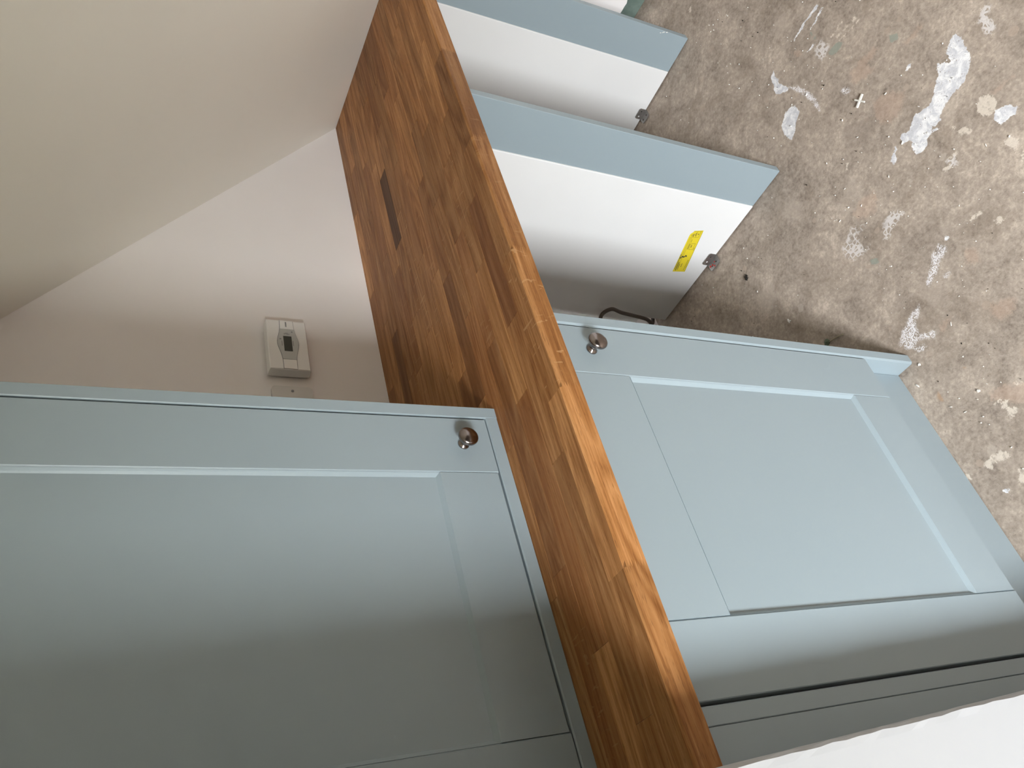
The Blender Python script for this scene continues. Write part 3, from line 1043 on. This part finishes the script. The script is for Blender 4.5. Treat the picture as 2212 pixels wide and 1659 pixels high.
tag(tube('power_cable', [(1.20, -0.030, 0.16), (1.265, -0.022, 0.235), (1.300, -0.0436, 0.2475), (1.300, -0.0765, 0.2318), (1.300, -0.068, 0.1874), (1.302, -0.0542, 0.0978), (1.318, -0.024, 0.050), (1.345, -0.018, 0.030), (1.42, -0.018, 0.0062), (1.55, -0.03, 0.0062)],
         0.0056, M['cable']), 'brown cable looping up from the floor beside the white board', 'cable')

# ------------------------------------------------------------------ heating control on the back wall
TX0, TX1, TZ0, TZ1, TD = 1.0345, 1.1795, 1.0860, 1.1755, 0.0290
th_ = empty('thermostat', (1.107, 0.0, TZ0), 'white wall thermostat with a small dark screen above the worktop', 'thermostat')
box('backplate', TX0 + 0.003, TX1 - 0.003, -0.006, -0.0005, TZ0 + 0.003, TZ1 - 0.003, M['plastic_base'], th_, 0.001)
# body: tapers a little to the front
bm = bmesh.new()
e = 0.0022
ra = [bm.verts.new(c) for c in ((TX0, -0.006, TZ0), (TX1, -0.006, TZ0), (TX1, -0.006, TZ1), (TX0, -0.006, TZ1))]
rb = [bm.verts.new(c) for c in ((TX0 + e * 0.6, -TD + e, TZ0 + e * 0.6), (TX1 - e * 0.6, -TD + e, TZ0 + e * 0.6), (TX1 - e * 0.6, -TD + e, TZ1 - e * 0.6), (TX0 + e * 0.6, -TD + e, TZ1 - e * 0.6))]
rc = [bm.verts.new(c) for c in ((TX0 + e * 1.4, -TD, TZ0 + e * 1.4), (TX1 - e * 1.4, -TD, TZ0 + e * 1.4), (TX1 - e * 1.4, -TD, TZ1 - e * 1.4), (TX0 + e * 1.4, -TD, TZ1 - e * 1.4))]
for A, B in ((ra, rb), (rb, rc)):
    for i in range(4):
        bm.faces.new((A[i], A[(i + 1) % 4], B[(i + 1) % 4], B[i]))
bm.faces.new(ra)
bm.faces.new(rc)
body = from_bm('body', bm, M['plastic'], th_)


def tpt(t, s):
    """t: 0 at the far end (X max) .. 1 near end; s: 0 top .. 1 bottom"""
    return (TX1 - (TX1 - TX0) * t, TZ1 - (TZ1 - TZ0) * s)


def band(t):
    """top and bottom edge of the raised band, as s"""
    k = math.exp(-((t - 0.47) / 0.20) ** 2)
    return 0.345 - 0.10 * k, 0.665 + 0.095 * k


def plate(name, t0, t1, inset, y, thick, mat, parent, n=16):
    top_, bot = [], []
    for i in range(n + 1):
        t = t0 + (t1 - t0) * i / n
        a, b = band(t)
        top_.append(tpt(t, a + inset))
        bot.append(tpt(t, b - inset))
    return prism(name, top_ + bot[::-1], 'y', y, y - thick, mat, parent)


plate('band_groove', 0.02, 0.98, -0.008, -TD + 0.0002, 0.0005, M['grey_ink'], body)
plate('logo_cap', 0.02, 0.195, 0.004, -TD - 0.0002, 0.0012, M['plastic'], body)
plate('end_cap', 0.805, 0.98, 0.004, -TD - 0.0002, 0.0012, M['plastic'], body)
pan = plate('display_panel', 0.2, 0.80, 0.004, -TD - 0.0002, 0.0014, M['grey_panel'], body)


def trect(name, t0, t1, s0, s1, y, d, mat, parent):
    (xa, za), (xb, zb) = tpt(t0, s0), tpt(t1, s1)
    return box(name, min(xa, xb), max(xa, xb), y - d, y, min(za, zb), max(za, zb), mat, parent)


yp = -TD - 0.0016
trect('screen', 0.344, 0.642, 0.395, 0.595, yp, 0.0004, M['screen'], body)
trect('lettering', 0.05, 0.15, 0.47, 0.505, -TD - 0.0014, 0.0003, M['grey_ink'], body)
for (a, b, c, d) in ((0.24, 0.262, 0.60, 0.635), (0.395, 0.415, 0.30, 0.345), (0.44, 0.54, 0.345, 0.362), (0.43, 0.53, 0.615, 0.63), (0.285, 0.31, 0.42, 0.44), (0.275, 0.305, 0.455, 0.475), (0.275, 0.315, 0.49, 0.51), (0.29, 0.31, 0.53, 0.55)):
    trect('marking', a, b, c, d, yp, 0.0003, M['grey_ink'], body)

# blanking plate next to it, half hidden by the wall cabinet
sp = empty('switch_plate', (0.9635, 0.0, 1.0835), 'plain white switch plate on the wall partly behind the tall cabinet', 'switch')


def rounded_rect(x0, x1, z0, z1, r, n=6):
    pts = []
    for cx, cz, a0 in ((x1 - r, z1 - r, 0), (x0 + r, z1 - r, 90), (x0 + r, z0 + r, 180), (x1 - r, z0 + r, 270)):
        for i in range(n + 1):
            a = math.radians(a0 + 90 * i / n)
            pts.append((cx + r * math.cos(a), cz + r * math.sin(a)))
    return pts


prism('plate', rounded_rect(0.9195, 1.0055, 1.0835, 1.1700, 0.008), 'y', -0.0005, -0.009, M['plastic_base'], sp)
for sx in (0.9330, 0.9930):
    prism('screw', [(sx + 0.0030 * math.cos(i * math.pi / 8), 1.1265 + 0.0030 * math.sin(i * math.pi / 8)) for i in range(16)], 'y', -0.009, -0.0100, M['grey_ink'], sp)

# ------------------------------------------------------------------ small things lying on the floor


def flake(verts, cx, cy, r, h, ang, asp, rng):
    n = rng.choice((4, 5, 6))
    base_i = len(verts[0])
    ca, sa = math.cos(ang), math.sin(ang)
    ring = []
    for i in range(n):
        a = 2 * math.pi * i / n + rng.uniform(-0.3, 0.3)
        rr = r * rng.uniform(0.6, 1.1)
        lx, ly = rr * math.cos(a) * asp, rr * math.sin(a) / asp
        ring.append((cx + lx * ca - ly * sa, cy + lx * sa + ly * ca))
    for x, y in ring:
        verts[0].append((x, y, -0.0012))
    for x, y in ring:
        verts[0].append((cx + (x - cx) * 0.8, cy + (y - cy) * 0.8, h))
    for i in range(n):
        j = (i + 1) % n
        verts[1].append((base_i + i, base_i + j, base_i + n + j, base_i + n + i))
    verts[1].append(tuple(base_i + n + i for i in range(n)))


rng = random.Random(99)
debris, dark_from = ([], []), 0
for i in range(470):
    dark = i >= 400
    x = rng.uniform(0.3, 2.2)
    y = -0.60 - abs(rng.gauss(0, 0.30)) if rng.random() < 0.75 else rng.uniform(-0.60, -0.05)
    if y < -1.25 or 1.31 < x < 1.36 or 1.94 < x < 1.99 or (x < 0.74 and y > -0.60):
        continue
    if i < 400:
        dark_from = len(debris[1])
    r = rng.uniform(0.0006, 0.0015)
    if not dark:
        if abs(x - 0.45) + abs(y + 0.7) < 0.5 and rng.random() < 0.4:
            r *= 1.6
        if rng.random() < 0.12:
            r *= 1.7
    flake(debris, x, y, r, rng.uniform(0.0005, 0.002), rng.uniform(0, 3.14), rng.choice((1, 1, 1.2, 1.7, 2.2)), rng)
    if not dark:
        dark_from = len(debris[1])
deb = link('floor_debris', debris[0], debris[1], M['chip'], (1.2, -0.6, 0))
deb.data.materials.append(M['leaf'])
for p in deb.data.polygons:
    p.material_index = 1 if p.index >= dark_from else 0
tag(deb, 'scattered tiny plaster crumbs and dark grit on the concrete floor', 'debris', kind='stuff')


def chip(x, y, poly, h, label):
    """larger flake of plaster with an outline of its own, offsets in millimetres"""
    n = len(poly)
    V = [(x + a / 1000, y + b / 1000, -0.001) for a, b in poly] + [(x + a * 0.85 / 1000, y + b * 0.85 / 1000, h) for a, b in poly]
    F = [(i, (i + 1) % n, n + (i + 1) % n, n + i) for i in range(n)] + [tuple(range(n, 2 * n)), tuple(range(n))]
    return tag(link('plaster_chip', V, F, M['chip'], (x, y, 0)), label, 'chip', 'white plaster chips')


chip(0.6847, -0.5856 - 0.012, [(-3, -1), (0, -3), (3, -2), (2, 2), (-1, 3), (-1, 1)], 0.002, 'small white plaster chip beside the foot of the blue end panel')
chip(0.652, -0.569, [(-5, -1), (-1, -2), (4, 0), (5, 2), (0, 1)], 0.002, 'thin white plaster sliver in front of the blue plinth')
chip(0.5644, -0.6641, [(-3, -2), (0, -3), (3, -1), (2, 2), (-2, 3)], 0.0025, 'round white plaster chip out on the bare floor before the plinth')
chip(0.9988, -0.3917, [(-7, 3), (-4, 0), (-5, -4), (-2, -3), (0, 1), (4, -1), (7, 2), (3, 3), (0, 4)], 0.003, 'curled white plaster shaving lying in the first appliance bay')
chip(0.8777 + 0.0, -0.40, [(-3, -1), (0, -2), (3, 0), (1, 2), (-2, 2)], 0.002, 'small white plaster chip in the shade behind the end panel')

# tile spacer, a small cream plastic cross
bm = bmesh.new()
add_box(bm, -0.0155, 0.0155, -0.0024, 0.0024, -0.0006, 0.0034, 0.0004)
add_box(bm, -0.0018, 0.0018, -0.0150, -0.0024, -0.0006, 0.0030, 0.0004)
add_box(bm, -0.0018, 0.0018, 0.0024, 0.0150, -0.0006, 0.0030, 0.0004)
ca, sa = math.cos(math.radians(-64)), math.sin(math.radians(-64))
for v in bm.verts:
    x, y = v.co.x, v.co.y
    v.co.x, v.co.y = 1.2675 + x * ca - y * sa, -0.8372 + x * sa + y * ca
tag(from_bm('tile_spacer', bm, M['chip'], None), 'cream plastic cross-shaped tile spacer lying on the concrete floor', 'tile spacer')


def leaf_mesh(name, pts, mat, lift, label, cat):
    n = len(pts)
    c = Vector((sum(p[0] for p in pts) / n, sum(p[1] for p in pts) / n))
    V = [(c.x, c.y, lift * 1.4), (c.x, c.y, lift * 1.4 - 0.0012)]
    for i, (x, y) in enumerate(pts):
        z = lift * (0.2 + 0.8 * ((i * 37) % 10) / 10) - 0.0008
        V += [(x, y, z), (x, y, z - 0.0012)]
    F = []
    for i in range(n):
        j = (i + 1) % n
        a, b = 2 + 2 * i, 2 + 2 * j
        F += [(0, a, b), (1, b + 1, a + 1), (a, a + 1, b + 1, b)]
    return tag(link(name, V, F, mat, (c.x, c.y, 0)), label, cat)


leaf_mesh('dead_leaf', [(1.1921 + a / 1000, -0.3492 + b / 1000) for a, b in ((-8, 4), (-4, 7), (2, 5), (9, 7), (5, 2), (8, -3), (2, -5), (-3, -2), (-7, -5), (-5, 0))], M['leaf'], 0.004, 'small crumpled black dead leaf on the floor in the first appliance bay', 'leaf')
gl = empty('fallen_sprig', (0.872, -0.462, 0.0), 'dusty green leaf on a dry twig lying by the end panel', 'leaf')
lf = leaf_mesh('leaf', [(0.8777 + a / 1000, -0.4469 + b / 1000) for a, b in ((-9, 5), (-2, 8), (6, 6), (10, 0), (6, -6), (0, -9), (-6, -6))], M['green_leaf'], 0.004, None, None)
lf.parent = gl
lf.location = Vector(lf.location) - ORG[gl.name]
tw = tube('twig', [(0.874, -0.452, 0.001), (0.871, -0.464, 0.003), (0.868, -0.478, 0.002), (0.862, -0.494, 0.002)], 0.0012, M['twig'], gl, 6, 5)
